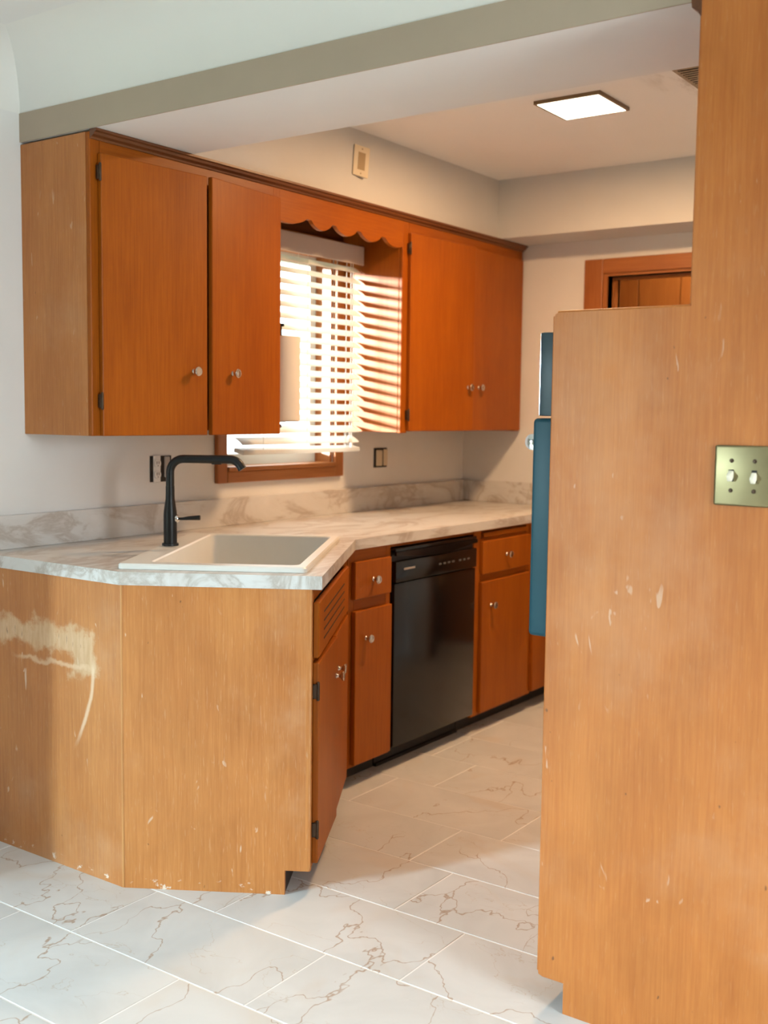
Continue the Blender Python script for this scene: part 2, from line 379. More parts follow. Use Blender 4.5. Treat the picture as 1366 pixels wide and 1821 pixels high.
struct('ceiling', box(XL2-.14, XR2+.14, YBK-.14, .1, ZC, ZC+.1), 'ceil', 'white dining area ceiling')
struct('ceiling_kitchen', box(-.16, XR+.1, .1, YF+.14, ZC, ZC+.1), 'kceil', 'white kitchen ceiling with soot marks round the vent')
# header beam between the rooms: white body with a beige painted front strip
hd = struct('wall_header', box(0, XR, .002, YBF, ZB, ZC), 'ceil', 'dropped header beam with beige front strip above the cabinets')
obj('beige_strip', box(0, XR, -.003, .002, ZB, ZA), 'beige', hd)
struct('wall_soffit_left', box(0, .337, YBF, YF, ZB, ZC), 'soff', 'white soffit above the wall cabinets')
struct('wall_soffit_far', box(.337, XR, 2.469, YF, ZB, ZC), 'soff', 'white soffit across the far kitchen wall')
# plaster cove (header side and left wall side, mitred)
r = ZC-ZA; N = 14
arc = [(r*(1-math.cos(math.pi/2*i/N)), ZA+r*math.sin(math.pi/2*i/N)) for i in range(N+1)]
bm = bmesh.new()
for (fa, fb) in ((lambda d: (d, -d), lambda d: (XR2, -d)), (lambda d: (d, -d), lambda d: (d, WE))):
    A = [bm.verts.new((*fa(d), z)) for d, z in arc]; B = [bm.verts.new((*fb(d), z)) for d, z in arc]
    cA = bm.verts.new((*fa(-.001), ZC+.001)); cB = bm.verts.new((*fb(-.001), ZC+.001))
    for i in range(N): bm.faces.new((A[i], A[i+1], B[i+1], B[i]))
    bm.faces.new([cA]+A); bm.faces.new([cB]+B); bm.faces.new((cA, A[0], B[0], cB)); bm.faces.new((cA, A[-1], B[-1], cB))
o = struct('trim_1', bm, 'cove', 'curved plaster cove where the dining ceiling meets the walls', smooth=True)
# kitchen window
y0, y1, z0, z1 = WIN
wn = tag(thing('window_1', 'wood-trimmed kitchen window behind the white blind', None, (0, (y0+y1)/2, z0)), kind='structure')
wb = wn.location
def wpart(n, bm, m, p=wn): return obj(n, bm, m, p, base=wb)
wpart('casing', box(0, .020, y0-.055, y0, z0-.058, z1+.055, bev=.004), 'casing'); wpart('casing', box(0, .020, y1, y1+.06, z0-.058, z1+.055, bev=.004), 'casing')
wpart('casing', box(0, .020, y0, y1, z1, z1+.055, bev=.004), 'casing_y'); wpart('casing', box(0, .021, y0, y1, z0-.058, z0-.012, bev=.004), 'casing_y')
wpart('sill', box(-.14, .028, y0+.001, y1-.001, z0-.012, z0+.006, bev=.003), 'casing_y')
wpart('jamb', box(-.15, -.001, y0, y0+.016, z0+.006, z1-.016), 'casing'); wpart('jamb', box(-.15, -.001, y1-.016, y1, z0+.006, z1-.016), 'casing'); wpart('jamb', box(-.15, -.001, y0, y1, z1-.016, z1), 'casing_y')
for (a, b, xx) in ((z0+.006, z1-.016, -.085),):
    s = thing('sash', None, None, (0, 0, 0)); s.parent = wn
    s0 = obj('sash_rail', box(xx-.03, xx, y0+.016, y1-.016, a, a+.045), 'sash', s, base=wb); obj('sash_rail', box(xx-.03, xx, y0+.016, y1-.016, b-.04, b), 'sash', s, base=wb)
    obj('sash_stile', box(xx-.03, xx, y0+.016, y0+.056, a+.045, b-.04), 'sash', s, base=wb); obj('sash_stile', box(xx-.03, xx, y1-.056, y1-.016, a+.045, b-.04), 'sash', s, base=wb)
    obj('pane', box(xx-.018, xx-.014, y0+.056, y1-.056, a+.045, b-.04), 'glass', s, base=wb)
# rear dining opening for daylight, plus an unseen right window added for fill
def dwin(name, lab, x0, x1, y0, y1, z0, z1):
    o = tag(thing(name, lab, None, ((x0+x1)/2, (y0+y1)/2, z0)), kind='structure'); b = o.location
    if x1-x0 > y1-y0:
        obj('frame', box(x0, x0+.03, y0, y1, z0, z1), 'sash', o, base=b); obj('frame', box(x1-.03, x1, y0, y1, z0, z1), 'sash', o, base=b)
        obj('frame', box(x0+.03, x1-.03, y0, y1, z0, z0+.03), 'sash', o, base=b); obj('frame', box(x0+.03, x1-.03, y0, y1, z1-.03, z1), 'sash', o, base=b)
        obj('pane', box(x0+.03, x1-.03, y0+.02, y0+.024, z0+.03, z1-.03), 'glass', o, base=b)
    else:
        obj('frame', box(x0, x1, y0, y0+.03, z0, z1), 'sash', o, base=b); obj('frame', box(x0, x1, y1-.03, y1, z0, z1), 'sash', o, base=b)
        obj('frame', box(x0, x1, y0+.03, y1-.03, z0, z0+.03), 'sash', o, base=b); obj('frame', box(x0, x1, y0+.03, y1-.03, z1-.03, z1), 'sash', o, base=b)
        obj('pane', box(x1-.024, x1-.02, y0+.03, y1-.03, z0+.03, z1-.03), 'glass', o, base=b)
dwin('window_2', 'tall glazed opening in the rear dining wall', BW[0], BW[1], YBK-.14, YBK-.06, BW[2], BW[3])
dwin('fill_window_3', 'unseen fill window added in the right dining wall', XR2+.06, XR2+.14, RW[0], RW[1], RW[2], RW[3])
# far doorway and panelled hall
dr = tag(thing('door_1', 'dark wooden door casing on the far kitchen wall', None, (1.2, YF, 0)), kind='structure'); db = dr.location
X0, X1, _, ZD = DO
obj('casing', box(X0-.117, X0-.02, YF-.022, YF, 0, ZD+.083, bev=.005), 'casing', dr, base=db); obj('casing', box(X1+.02, X1+.117, YF-.022, YF, 0, ZD+.083, bev=.005), 'casing', dr, base=db)
obj('casing', box(X0-.02, X1+.02, YF-.022, YF, ZD+.012, ZD+.083, bev=.005), wood('casing_wood_across', (.42, .15, .038), (.27, .08, .017), .4, 'x'), dr, base=db)
obj('jamb', box(X0-.02, X0, YF-.01, YF+.145, 0, ZD), 'casing', dr, base=db); obj('jamb', box(X1, X1+.02, YF-.01, YF+.145, 0, ZD), 'casing', dr, base=db)
obj('jamb', box(X0-.02, X1+.02, YF-.01, YF+.145, ZD, ZD+.014), 'casing_y', dr, base=db)
obj('stop', box(X0, X0+.012, YF+.05, YF+.09, 0, ZD), 'casing', dr, base=db); obj('stop', box(X0+.012, X1, YF+.05, YF+.09, ZD-.012, ZD), 'casing', dr, base=db)
bm = bmesh.new(); abox(bm, .2, 2.3, 3.62, 3.7, 0, 2.5); abox(bm, .2, .28, YF+.14, 3.62, 0, 2.5); abox(bm, 2.22, 2.3, YF+.14, 3.62, 0, 2.5); abox(bm, .2, 2.3, YF+.14, 3.7, 2.5, 2.56)
hl = struct('wall_hall', bm, 'hall', 'wood-panelled hall wall seen through the far doorway')
xx = .29
for wd in (.30, .24, .27, .22, .28, .25, .30):
    if xx+wd < 2.22: obj('panel', box(xx, xx+wd-.006, 3.606, 3.62, 0, 2.49, bev=.002, seg=1), 'hall', hl)
    xx += wd

bm = bmesh.new(); abox(bm, -30, -1.4, -30, 30, -.5, -.3); abox(bm, -1.4, 30, -30, YBK-.15, -.5, -.3); abox(bm, -1.4, 30, 3.85, 30, -.5, -.3); abox(bm, XR2+.2, 30, YBK-.15, 3.85, -.5, -.3)
tag(obj('ground', bm, plain('lawn', (.16, .22, .09), .9, var=.3, scale=3)), 'unseen lawn outside the house', None, None, 'structure')  # put in to cut world light coming from below the horizon
hlm = thing('hall_fill_fixture', 'small round unseen fixture added to light the panelled hall', 'ceiling light', (1.1, 3.25, 2.5))  # out-of-view fixture made up to carry the hall fill
obj('canopy', lathe([(.07, -.02), (.07, 0)], 24), 'brass', hlm, True); obj('shade', lathe([(.02, -.085), (.07, -.07), (.10, -.03), (.10, -.022)], 24), 'white', hlm, True)
lamp('hall_fill', 'AREA', (1.1, 3.25, 2.405), (0, 0, -1), 9, (1, .72, .42), .12, .12)  # added lamp that brightens the hall behind the doorway
# ------------------------------------------------------------------ shared hardware
knob_me = None
def knob(parent, loc, rot=(0, 0, 0)):
    global knob_me
    if knob_me is None:
        o = obj('knob', lathe([(.0085, 0), (.0085, .002), (.0060, .005), (.0055, .012), (.0075, .016), (.0135, .019), (.0155, .0225), (.0155, .0255), (.0135, .0275), (.0115, .0268), (.0095, .0272), (.004, .0282)], 20, 'x'), 'nickel', parent, True)
        knob_me = o.data
    else:
        o = bpy.data.objects.new('knob', knob_me); C.objects.link(o); o.parent = parent
    o.location = loc; o.rotation_euler = rot; return o
def hinge(parent, y, z, s):
    bm = bmesh.new(); abox(bm, .001, .0145, y-.007 if s > 0 else y, y if s > 0 else y+.007, z-.021, z+.021, bev=.002, seg=1)
    b2 = lathe([(.003, z-.027), (.0048, z-.024), (.0048, z+.024), (.003, z+.027)], 10, 'z', (.017, y-.001*s, 0)); me = bpy.data.meshes.new('tmp'); b2.to_mesh(me); b2.free(); bm.from_mesh(me); bpy.data.meshes.remove(me)
    return obj('hinge', bm, 'bronze', parent, True)
def door(root, loc, wd, h, side=1, ang=0, rz=0, knobpos=None, mat='door', th=.018, hinges=(), name='door', bev=.003):
    """slab door; local x out of the cabinet, local y along it; side=1 hinged at low y, -1 at high y"""
    y0, y1 = (0, wd) if side > 0 else (-wd, 0)
    o = obj(name, box(0, th, y0, y1, 0, h, bev=bev), mat, root)
    o.location = Vector(loc)-root.location; o.rotation_euler = (0, 0, rz-side*math.radians(ang))
    if knobpos: knob(o, (th, knobpos[0] if side > 0 else -knobpos[0], knobpos[1]))
    for hz in hinges: hinge(o, y0-.001 if side > 0 else y1+.001, hz, side)
    return o

# ------------------------------------------------------------------ wall cabinets
def wall_cabinet(label, ya, yb, frame_parts, endmat, near_end):
    rt_ = thing('wall_cabinet', label, 'cabinet', (DU/2, (ya+yb)/2, 1.298), 'wooden wall cabinets'); b = rt_.location
    obj('side_panel', box(0, DU-.018, ya, ya+.016, 1.283, 2.2, bev=.001, seg=1), endmat, rt_, base=b)
    obj('side_panel', box(0, DU-.018, yb-.016, yb, 1.283, 2.2, bev=.001, seg=1), 'door', rt_, base=b)
    obj('bottom_panel', box(.004, DU-.018, ya+.016, yb-.016, 1.298, 1.314), 'inner', rt_, base=b); obj('top_panel', box(.004, DU-.018, ya+.016, yb-.016, 2.184, 2.2), 'inner', rt_, base=b)
    obj('back_panel', box(.001, .008, ya+.016, yb-.016, 1.314, 2.184), 'inner', rt_, base=b)
    obj('shelf', box(.008, DU-.03, ya+.016, yb-.016, 1.72, 1.736), 'inner', rt_, base=b)
    for i, (p, q, z0, z1) in enumerate(frame_parts):
        obj('face_frame', box(DU-.018, DU, p, q, z0, z1, bev=.0035 if i == 0 and near_end else .001), 'door' if q-p < .12 else 'door_y', rt_, base=b)
    return rt_
ca = wall_cabinet('left wooden wall cabinet with two slightly open doors above the sink', 0, .877, [(0, .040, 1.283, 2.2), (.842, .877, 1.283, 2.2), (.040, .842, 2.112, 2.2), (.040, .842, 1.298, 1.335)], 'upper', True)
door(ca, (DU, .030, 1.283), .425, .857, 1, 4.2, 0, (.365, .212), hinges=(.108, .80))
door(ca, (DU, .862, 1.283), .402, .857, -1, 6.0, 0, (.290, .212))
cb = wall_cabinet('right wooden wall cabinet in the far kitchen corner', 1.675, YF-.004, [(1.675, 1.722, 1.280, 2.2), (2.69, YF-.004, 1.283, 2.2), (1.722, 2.69, 2.10, 2.2), (1.722, 2.69, 1.298, 1.335)], 'door', True)
door(cb, (DU, 1.714, 1.288), .498, .845, 1, 3.0, 0, (.448, .200), hinges=(.07, .78))
door(cb, (DU, 2.716, 1.288), .500, .845, -1, .6, 0, (.425, .203))
# scalloped board between the two cabinets
pts = [(DU, .877, 2.2), (DU, .877, 2.085)]
ys = [(.877, 1.035), (1.060, 1.190), (1.212, 1.352), (1.376, 1.520), (1.545, 1.675)]
for i, (a, b) in enumerate(ys):
    n = 10; lo = 2.062
    t0 = 3 if i == 0 else 0; t1 = 8 if i == 4 else n
    for j in range(t0, t1+1):
        s = j/n; pts.append((DU, a+(b-a)*(j-t0)/(t1-t0), 2.091-(.030)*math.sin(math.pi*s)**.75))
pts.append((DU, 1.675, 2.2))
seen = []; [seen.append(p) for p in pts if p not in seen]
tag(obj('scalloped_valance', extrude(seen, (-.018, 0, 0)), 'door_y'), 'scalloped wooden valance board above the window blind', 'valance')
vb = thing('recess_lining', 'dark wooden boards lining the top of the window recess', 'boards', (.16, 1.276, 2.12))
obj('top_board', box(.002, DU-.020, .879, 1.673, 2.184, 2.2), 'dark', vb, base=vb.location); obj('back_board', box(.001, .012, .879, 1.673, 2.117, 2.184), 'dark', vb, base=vb.location)
# crown moulding along both cabinets
prof = [(.330, 2.178), (.335, 2.178), (.337, 2.184), (.349, 2.189), (.352, 2.196), (.360, 2.199), (.360, 2.206), (.330, 2.206)]
tag(obj('trim_2', extrude([(x, .002, z) for x, z in prof], (0, YF-.006, 0)), 'dark'), 'dark crown moulding along the top of the wall cabinets', kind='structure')

# ------------------------------------------------------------------ blind
bl = thing('window_blind', 'white slatted blind hanging in the kitchen window', 'blind', (.10, 1.29, 1.19)); bb = bl.location
BY0, BY1 = .905, 1.66
obj('blind_valance', box(.125, .134, BY0-.01, BY1+.006, 2.003, 2.082, bev=.003), plain('blind_valance_vinyl', (.66, .62, .60), .5, var=.01), bl, base=bb)
obj('head_rail', box(.072, .122, BY0, BY1, 2.020, 2.062, bev=.002, seg=1), 'slat', bl, base=bb)
sm = None; tl = math.radians(33)
for i in range(17):
    z = 1.982-.0458*i
    if sm is None:
        bm = bmesh.new(); n = 6
        for yy in (BY0, BY1):
            for k in range(n+1):
                q = -.025+.05*k/n; bow = .0022*(1-(q/.025)**2)
                for off in (.0014, -.0014): bm.verts.new((q*math.cos(tl)+(bow+off)*math.sin(tl), yy-1.29, -q*math.sin(tl)+(bow+off)*math.cos(tl)))
        bm.verts.ensure_lookup_table(); v = bm.verts; m2 = 2*(n+1)
        for k in range(n):
            a = 2*k
            bm.faces.new((v[a], v[a+2], v[a+2+m2], v[a+m2])); bm.faces.new((v[a+1], v[a+1+m2], v[a+3+m2], v[a+3]))
            bm.faces.new((v[a], v[a+1], v[a+3], v[a+2])); bm.faces.new((v[a+m2], v[a+2+m2], v[a+3+m2], v[a+1+m2]))
        bm.faces.new((v[0], v[m2], v[1+m2], v[1])); e = 2*n; bm.faces.new((v[e], v[e+1], v[e+1+m2], v[e+m2]))
        o = obj('slat', bm, 'slat', bl, True); sm = o.data
    else:
        o = bpy.data.objects.new('slat', sm); C.objects.link(o); o.parent = bl
    o.location = (0, 0, z-bb.z)
o = obj('bottom_rail', box(-.026, .026, BY0-1.29, BY1-1.29, -.009, .009, bev=.003), 'slat', bl, True); o.location = (0, 0, .020); o.rotation_euler = (0, math.radians(12), 0)
for yy in (1.02, 1.29, 1.55):
    for dx in (-.024, .027): obj('ladder_cord', tube([(.10+dx, yy, 2.02), (.10+dx, yy, 1.215)], .0011, 6), 'slat', bl, base=bb)
for k, yy in enumerate((1.575, 1.590)):
    c_ = obj('pull_cord', tube([(.130, yy, 2.01), (.132, yy+.004, 1.7), (.130, yy, 1.26-.02*k)], .0013, 6), 'slat', bl, base=bb)
    obj('tassel', lathe([(.002, 0), (.007, .004), (.005, .028), (.002, .032)], 10, 'z', (.130, yy, 1.235-.02*k)), 'slat', c_, True, base=bb)
# ------------------------------------------------------------------ paper towel roll on its holder
px, py = .268, .958
h = thing('towel_holder', 'black metal paper towel holder on the cabinet side by the window', 'towel holder', (px, .88, 1.31)); hb = h.location
obj('mount_plate', box(px-.012, px+.012, .8775, .882, 1.300, 1.70, bev=.001, seg=1), 'black', h, base=hb)
obj('arm', tube([(px, .882, 1.690), (px, py, 1.690), (px, py, 1.650)], .0045, 8), 'black', h, True, base=hb); obj('arm', tube([(px, .882, 1.309), (px, py, 1.309), (px, py, 1.318)], .0045, 8), 'black', h, True, base=hb)
obj('finial', box(px-.006, px+.014, py-.005, py+.005, 1.686, 1.698, bev=.002, seg=1), 'black', h, base=hb)
rl = thing('paper_towel_roll', 'white paper towel roll hanging upright beside the blind', 'paper towel', (px, py, 1.326)); rb = rl.location
bm = lathe([(.0215, 1.328), (.066, 1.328), (.069, 1.332), (.0695, 1.50), (.0735, 1.630), (.0725, 1.648), (.0215, 1.648)], 40, 'z', (px, py, 0))
obj('roll', bm, 'paper', rl, True, base=rb)
obj('core', lathe([(.0195, 1.326), (.0195, 1.650)], 20, 'z', (px, py, 0)), 'tan', rl, True, base=rb)
obj('loose_sheet', extrude([(px+.0700*math.cos(a), py+.0700*math.sin(a), 1.333) for a in [math.radians(-70+8*i) for i in range(14)]]+[(px+.0735*math.cos(a), py+.0735*math.sin(a), 1.333) for a in [math.radians(34-8*i) for i in range(14)]], (0, 0, .312)), 'paper', rl, True, base=rb)

# ------------------------------------------------------------------ base cabinets
R0 = Vector((.6696, -.1907, 0)); R1 = R0+U*.54; DF = .668; TK = .0705; NT = .0725
FL = (R1.x-DF)/math.sin(T)                  # length of the angled sink front
R2 = R1+V*FL
def PL(o, s, n, z=0): return o+V*s+U*n+Vector((0, 0, z))
sk = thing('sink_cabinet', 'angled sink base cabinet with scuffed end panels', 'cabinet', (.6, .25, 0)); sb = sk.location
# end panel facing the dining area
obj('side_panel', extrude([(.002, -.1907, 0), (R0.x, -.1907, 0), (R0.x, -.1907, CB), (.002, -.1907, CB)], (0, .016, 0)), 'panel_scar', sk, base=sb)
# angled end panel with the toe notch
fr = lambda a, z: R0+U*a+Vector((0, 0, z))
o = obj('end_panel', extrude([fr(.0, 0), fr(.54-NT, 0), fr(.54-NT, TK), fr(.528, TK), fr(.537, TK+.004), fr(.54, TK+.012), fr(.54, CB), fr(0, CB)], V*.018), 'panel', sk, base=sb)
obj('corner_post', lathe([(.0045, .002), (.0045, CB)], 12, 'z', R0+V*.003+U*.002), 'edge', sk, True, base=sb)
obj('corner_round', extrude([R1+U*a+V*b+Vector((0, 0, TK)) for a, b in ((-.014, -.0004), (-.006, -.0005), (-.001, .002), (.0012, .007), (.0012, .018), (-.014, .018))], (0, 0, CB-TK)), 'panel', sk, True, base=sb)
fz = T
def slab(n, s0, s1, n0, n1, z0, z1, m, bev=.001, p=sk, base=sb):
    o = obj(n, box(n0, n1, s0, s1, z0, z1, bev=bev, seg=1), m, p); o.location = R1-base; o.rotation_euler = (0, 0, T); return o
slab('face_frame', .018, .045, -.018, 0, TK, CB, 'door'); slab('face_frame', .77, FL+.001, -.018, 0, TK, CB, 'door')
slab('face_frame', .045, .77, -.018, 0, .838, CB, 'door_y'); slab('face_frame', .045, .77, -.018, 0, .655, .690, 'door_y'); slab('face_frame', .045, .77, -.018, 0, TK, .10, 'door_y')
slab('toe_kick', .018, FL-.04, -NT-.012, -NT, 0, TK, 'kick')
slab('bottom_panel', .03, FL-.03, -.40, -.02, TK+.002, TK+.016, 'inner'); slab('back_panel', .03, .8, -.42, -.405, TK+.02, .70, 'inner')
ff = slab('false_front', .024, .785, .0005, .018, .678, .836, 'door', .003)
bm = bmesh.new()
for k in range(4): abox(bm, .0176, .0186, .13, .66, .712+.026*k, .717+.026*k)
o = obj('vent_slot', bm, 'kick', ff); o['kind'] = 'stuff'; o['label'] = 'row of narrow routed vent slots'
door(sk, R1+V*.024+Vector((0, 0, .085)), .377, .580, 1, 1.5, T, (.335, .465), hinges=(.10, .50))
door(sk, R1+V*.785+Vector((0, 0, .085)), .380, .580, -1, .5, T, (.325, .465))
def base_cabinet(label, ya, yb):
    r_ = thing('base_cabinet', label, 'cabinet', (.33, (ya+yb)/2, 0), 'wooden base cabinets along the counter'); return r_
def bp(r_, n, *a, m='door', bev=.001): return obj(n, box(*a, bev=bev, seg=1), m, r_, base=r_.location)
def carcass(r_, ya, yb):
    bp(r_, 'side_panel', .004, DF-.018, ya, ya+.016, TK, CB, m='inner'); bp(r_, 'side_panel', .004, DF-.018, yb-.016, yb, TK, CB, m='inner')
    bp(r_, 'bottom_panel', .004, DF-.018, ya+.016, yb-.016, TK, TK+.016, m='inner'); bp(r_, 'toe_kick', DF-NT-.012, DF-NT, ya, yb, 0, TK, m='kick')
def front(r_, n, y0_, y1_, z0_, z1_, kp, side=1, ang=0, hg=()):
    return door(r_, (DF+.0005, y0_ if side > 0 else y1_, z0_), y1_-y0_, z1_-z0_, side, ang, 0, kp, name=n, hinges=hg)
YA = R2.y
c1 = base_cabinet('narrow wooden base cabinet with drawer left of the dishwasher', YA, 1.130); carcass(c1, YA+.004, 1.130)
bp(c1, 'face_frame', DF-.018, DF, YA+.004, .900, TK, CB); bp(c1, 'face_frame', DF-.018, DF, 1.100, 1.130, TK, CB)
bp(c1, 'face_frame', DF-.018, DF, .900, 1.100, .818, CB, m='door_y'); bp(c1, 'face_frame', DF-.018, DF, .900, 1.100, .645, .70, m='door_y'); bp(c1, 'face_frame', DF-.018, DF, .900, 1.100, TK, .10, m='door_y')
front(c1, 'drawer_front', .886, 1.112, .694, .830, (.110, .064)); front(c1, 'door', .886, 1.118, .082, .650, (.166, .464), -1, .3)
c2 = base_cabinet('wooden base cabinet with drawer and pull-out board right of the dishwasher', 1.738, 2.238); carcass(c2, 1.740, 2.236)
bp(c2, 'face_frame', DF-.018, DF, 1.740, 1.800, TK, CB); bp(c2, 'face_frame', DF-.018, DF, 2.205, 2.237, TK, CB)
bp(c2, 'face_frame', DF-.018, DF, 1.800, 2.205, .866, CB, m='door_y'); bp(c2, 'face_frame', DF-.018, DF, 1.800, 2.205, .825, .838, m='door_y'); bp(c2, 'face_frame', DF-.018, DF, 1.800, 2.205, .645, .69, m='door_y'); bp(c2, 'face_frame', DF-.018, DF, 1.800, 2.205, TK, .10, m='door_y')
bp(c2, 'pull_out_board', .2, DF+.012, 1.808, 2.197, .842, .862, m='door_y', bev=.002)
front(c2, 'drawer_front', 1.792, 2.214, .684, .826, (.203, .071)); front(c2, 'door', 1.790, 2.212, .084, .652, (.347, .462), -1, 0)
c3 = base_cabinet('last wooden base cabinet beside the teal oven', 2.24, YF); carcass(c3, 2.242, YF-.006)
bp(c3, 'face_frame', DF-.018, DF, 2.242, 2.275, TK, CB); bp(c3, 'face_frame', DF-.018, DF, 2.70, YF-.006, TK, CB); bp(c3, 'face_frame', DF-.018, DF, 2.275, 2.70, .655, CB, m='door_y')
front(c3, 'drawer_front', 2.262, 2.71, .684, .826, (.2, .071)); front(c3, 'door', 2.262, 2.71, .084, .652, (.40, .46), 1, 0)
for nm, (a, b) in (('c1', 0), ) if False else (): pass
# filler rail over the dishwasher
tag(obj('filler_rail', box(DF-.02, DF, 1.131, 1.737, .862, CB-.001), 'door_y'), 'thin wooden rail between countertop and dishwasher', 'rail')
# ------------------------------------------------------------------ dishwasher
dw = thing('dishwasher', 'glossy black built-in dishwasher under the counter', 'dishwasher', (.36, 1.434, 0)); dwb = dw.location
def dp(n, bm, m, p=dw, s=False): return obj(n, bm, m, p, s, base=dwb)
D0, D1, DX = 1.136, 1.733, .684
dp('tub', box(.06, .639, D0+.004, D1-.004, .088, .855), 'dwm')
dd_ = dp('door', box(.640, DX, D0, D1, .088, .722, bev=.004), 'dw', s=True)
# control panel with a scooped handle
n = 16; pts = []
for i in range(n+1):
    yy = D0+(D1-D0)*i/n; pts.append((DX+.006, yy, .820+.0*i))
cp = dp('control_panel', box(.640, DX+.006, D0, D1, .726, .806, bev=.004), 'dw', s=True)
scoop = [(.660, D0+.02+(D1-D0-.04)*i/20, .806-.028*math.sin(math.pi*i/20)) for i in range(21)]
pts = [(DX+.006, D0, .806)]+[(DX+.006, D0+(D1-D0)*i/24, .820-.030*max(0, math.sin(math.pi*(i/24)))**1.3) for i in range(25)]+[(DX+.006, D1, .806)]
dp('handle_lip', extrude([(DX-.002, p[1], p[2]+.001) for p in [(0, D0, .842)]+[(0, D0+(D1-D0)*i/24, .828-.020*math.sin(math.pi*i/24)**1.4) for i in range(25)]+[(0, D1, .842)]], (.010, 0, 0)), 'dw', cp)
dp('handle_recess', box(.640, DX-.016, D0, D1, .806, .842), 'dwm', cp)
dp('top_rail', box(.640, DX+.004, D0, D1, .842, .856, bev=.003), 'dw', s=True)
dp('badge', box(DX+.006, DX+.0072, D0+.052, D0+.128, .771, .7785), 'silver', cp)
for k in range(7): dp('button', box(DX+.006, DX+.0068, D0+.30+.033*k+(.02 if k > 3 else 0), D0+.318+.033*k+(.02 if k > 3 else 0), .764, .7715), 'mark', cp)
dp('access_panel', box(.580, .596, D0, D1, .012, .086), 'kick')
dp('kick_plate', box(DF-NT-.01, DF-NT+.012, D0, D1, .0, .012), 'dwm')
# ------------------------------------------------------------------ countertop with a sink cut-out
P_ = R1+U*.029+V*(-.004); Q_ = Vector((.6660, -.1950, 0)); XC = .6905
Q_ = Vector((R0.x-.002, R0.y-.0045, 0))
sI = (P_.x-XC)/math.sin(T); C_ = P_+V*sI
Pm = Vector((1.150, .114, 0))               # measured counter corner, origin of the sink frame
def SP(a, b, z): return Pm+U*a+V*b+Vector((0, 0, z))
SU0, SU1, SV0, SV1 = -.594, -.051, .036, .862
outer = [(.002, YF-.002), (.002, Q_.y), (Q_.x, Q_.y), (P_.x, P_.y), (C_.x, C_.y), (XC, YF-.002)]
hole = [SP(a, b, 0) for a, b in ((SU0+.02, SV0+.02), (SU1-.02, SV0+.02), (SU1-.02, SV1-.02), (SU0+.02, SV1-.02))]
ct = thing('countertop', 'marble-look laminate countertop running round the sink to the far wall', 'countertop', (.35, 1.2, CB)); cb_ = ct.location
bm = bmesh.new(); es = []
for loop in (outer, [(p.x, p.y) for p in hole]):
    vs = [bm.verts.new((p[0], p[1], CB+.0005)) for p in loop]; es += [bm.edges.new((vs[i], vs[(i+1) % len(vs)])) for i in range(len(vs))]
fs = [f for f in bmesh.ops.triangle_fill(bm, use_beauty=True, edges=es)['geom'] if isinstance(f, bmesh.types.BMFace)]
ex = bmesh.ops.extrude_face_region(bm, geom=fs); bmesh.ops.translate(bm, verts=[v for v in ex['geom'] if isinstance(v, bmesh.types.BMVert)], vec=(0, 0, CT-CB-.0005))
obj('slab', bm, 'counter', ct, base=cb_)
obj('backsplash', box(.001, .021, Q_.y, YF-.002, CT, CT+.109, bev=.0025), 'counter', ct, base=cb_)
obj('backsplash', box(.021, XC-.01, YF-.022, YF-.002, CT, CT+.109, bev=.0025), 'counter', ct, base=cb_)
# ------------------------------------------------------------------ sink
def rrect(a0, a1, b0, b1, r, z, seg=6):
    out = []
    for (cx, cy, st) in ((a1-r, b1-r, 0), (a0+r, b1-r, 90), (a0+r, b0+r, 180), (a1-r, b0+r, 270)):
        for i in range(seg+1):
            t = math.radians(st+90*i/seg); out.append(SP(cx+r*math.cos(t), cy+r*math.sin(t), z))
    return out
BU0, BU1, BV0, BV1 = -.508, -.083, .085, .836
si = thing('kitchen_sink', 'white drop-in kitchen sink set at an angle in the counter', 'sink', SP(-.32, .45, .72)); sib = si.location
loops = [rrect(SU0, SU1, SV0, SV1, .016, CT+.0006), rrect(SU0, SU1, SV0, SV1, .016, .926), rrect(SU0+.004, SU1-.004, SV0+.004, SV1-.004, .014, .930),
         rrect(BU0-.004, BU1+.004, BV0-.004, BV1+.004, .024, .930), rrect(BU0, BU1, BV0, BV1, .022, .926), rrect(BU0+.012, BU1-.012, BV0+.012, BV1-.012, .03, .745), rrect(BU0+.03, BU1-.03, BV0+.03, BV1-.03, .03, .732),
         ]
bm = bmesh.new(); rg = [[bm.verts.new(p) for p in L] for L in loops]
und = [rrect(BU0+.018, BU1-.018, BV0+.018, BV1-.018, .03, .722), rrect(BU0-.012, BU1+.012, BV0-.012, BV1+.012, .03, .745), rrect(BU0-.012, BU1+.012, BV0-.012, BV1+.012, .03, CT+.0006)]
ru = [[bm.verts.new(p) for p in L] for L in und]
seq = rg
for k in range(len(seq)-1):
    for i in range(len(seq[0])): j = (i+1) % len(seq[0]); bm.faces.new((seq[k][i], seq[k][j], seq[k+1][j], seq[k+1][i]))
bm.faces.new(rg[-1]); seq = ru+[rg[0]]
for k in range(len(seq)-1):
    for i in range(len(seq[0])): j = (i+1) % len(seq[0]); bm.faces.new((seq[k][i], seq[k][j], seq[k+1][j], seq[k+1][i]))
bm.faces.new(ru[0][::-1])
obj('basin', bm, 'sink', si, True, base=sib)
obj('drain', lathe([(.045, .7325), (.045, .736), (.036, .737), (.033, .734), (.006, .734)], 24, 'z', SP(-.30, .46, 0)), 'chrome', si, True, base=sib)
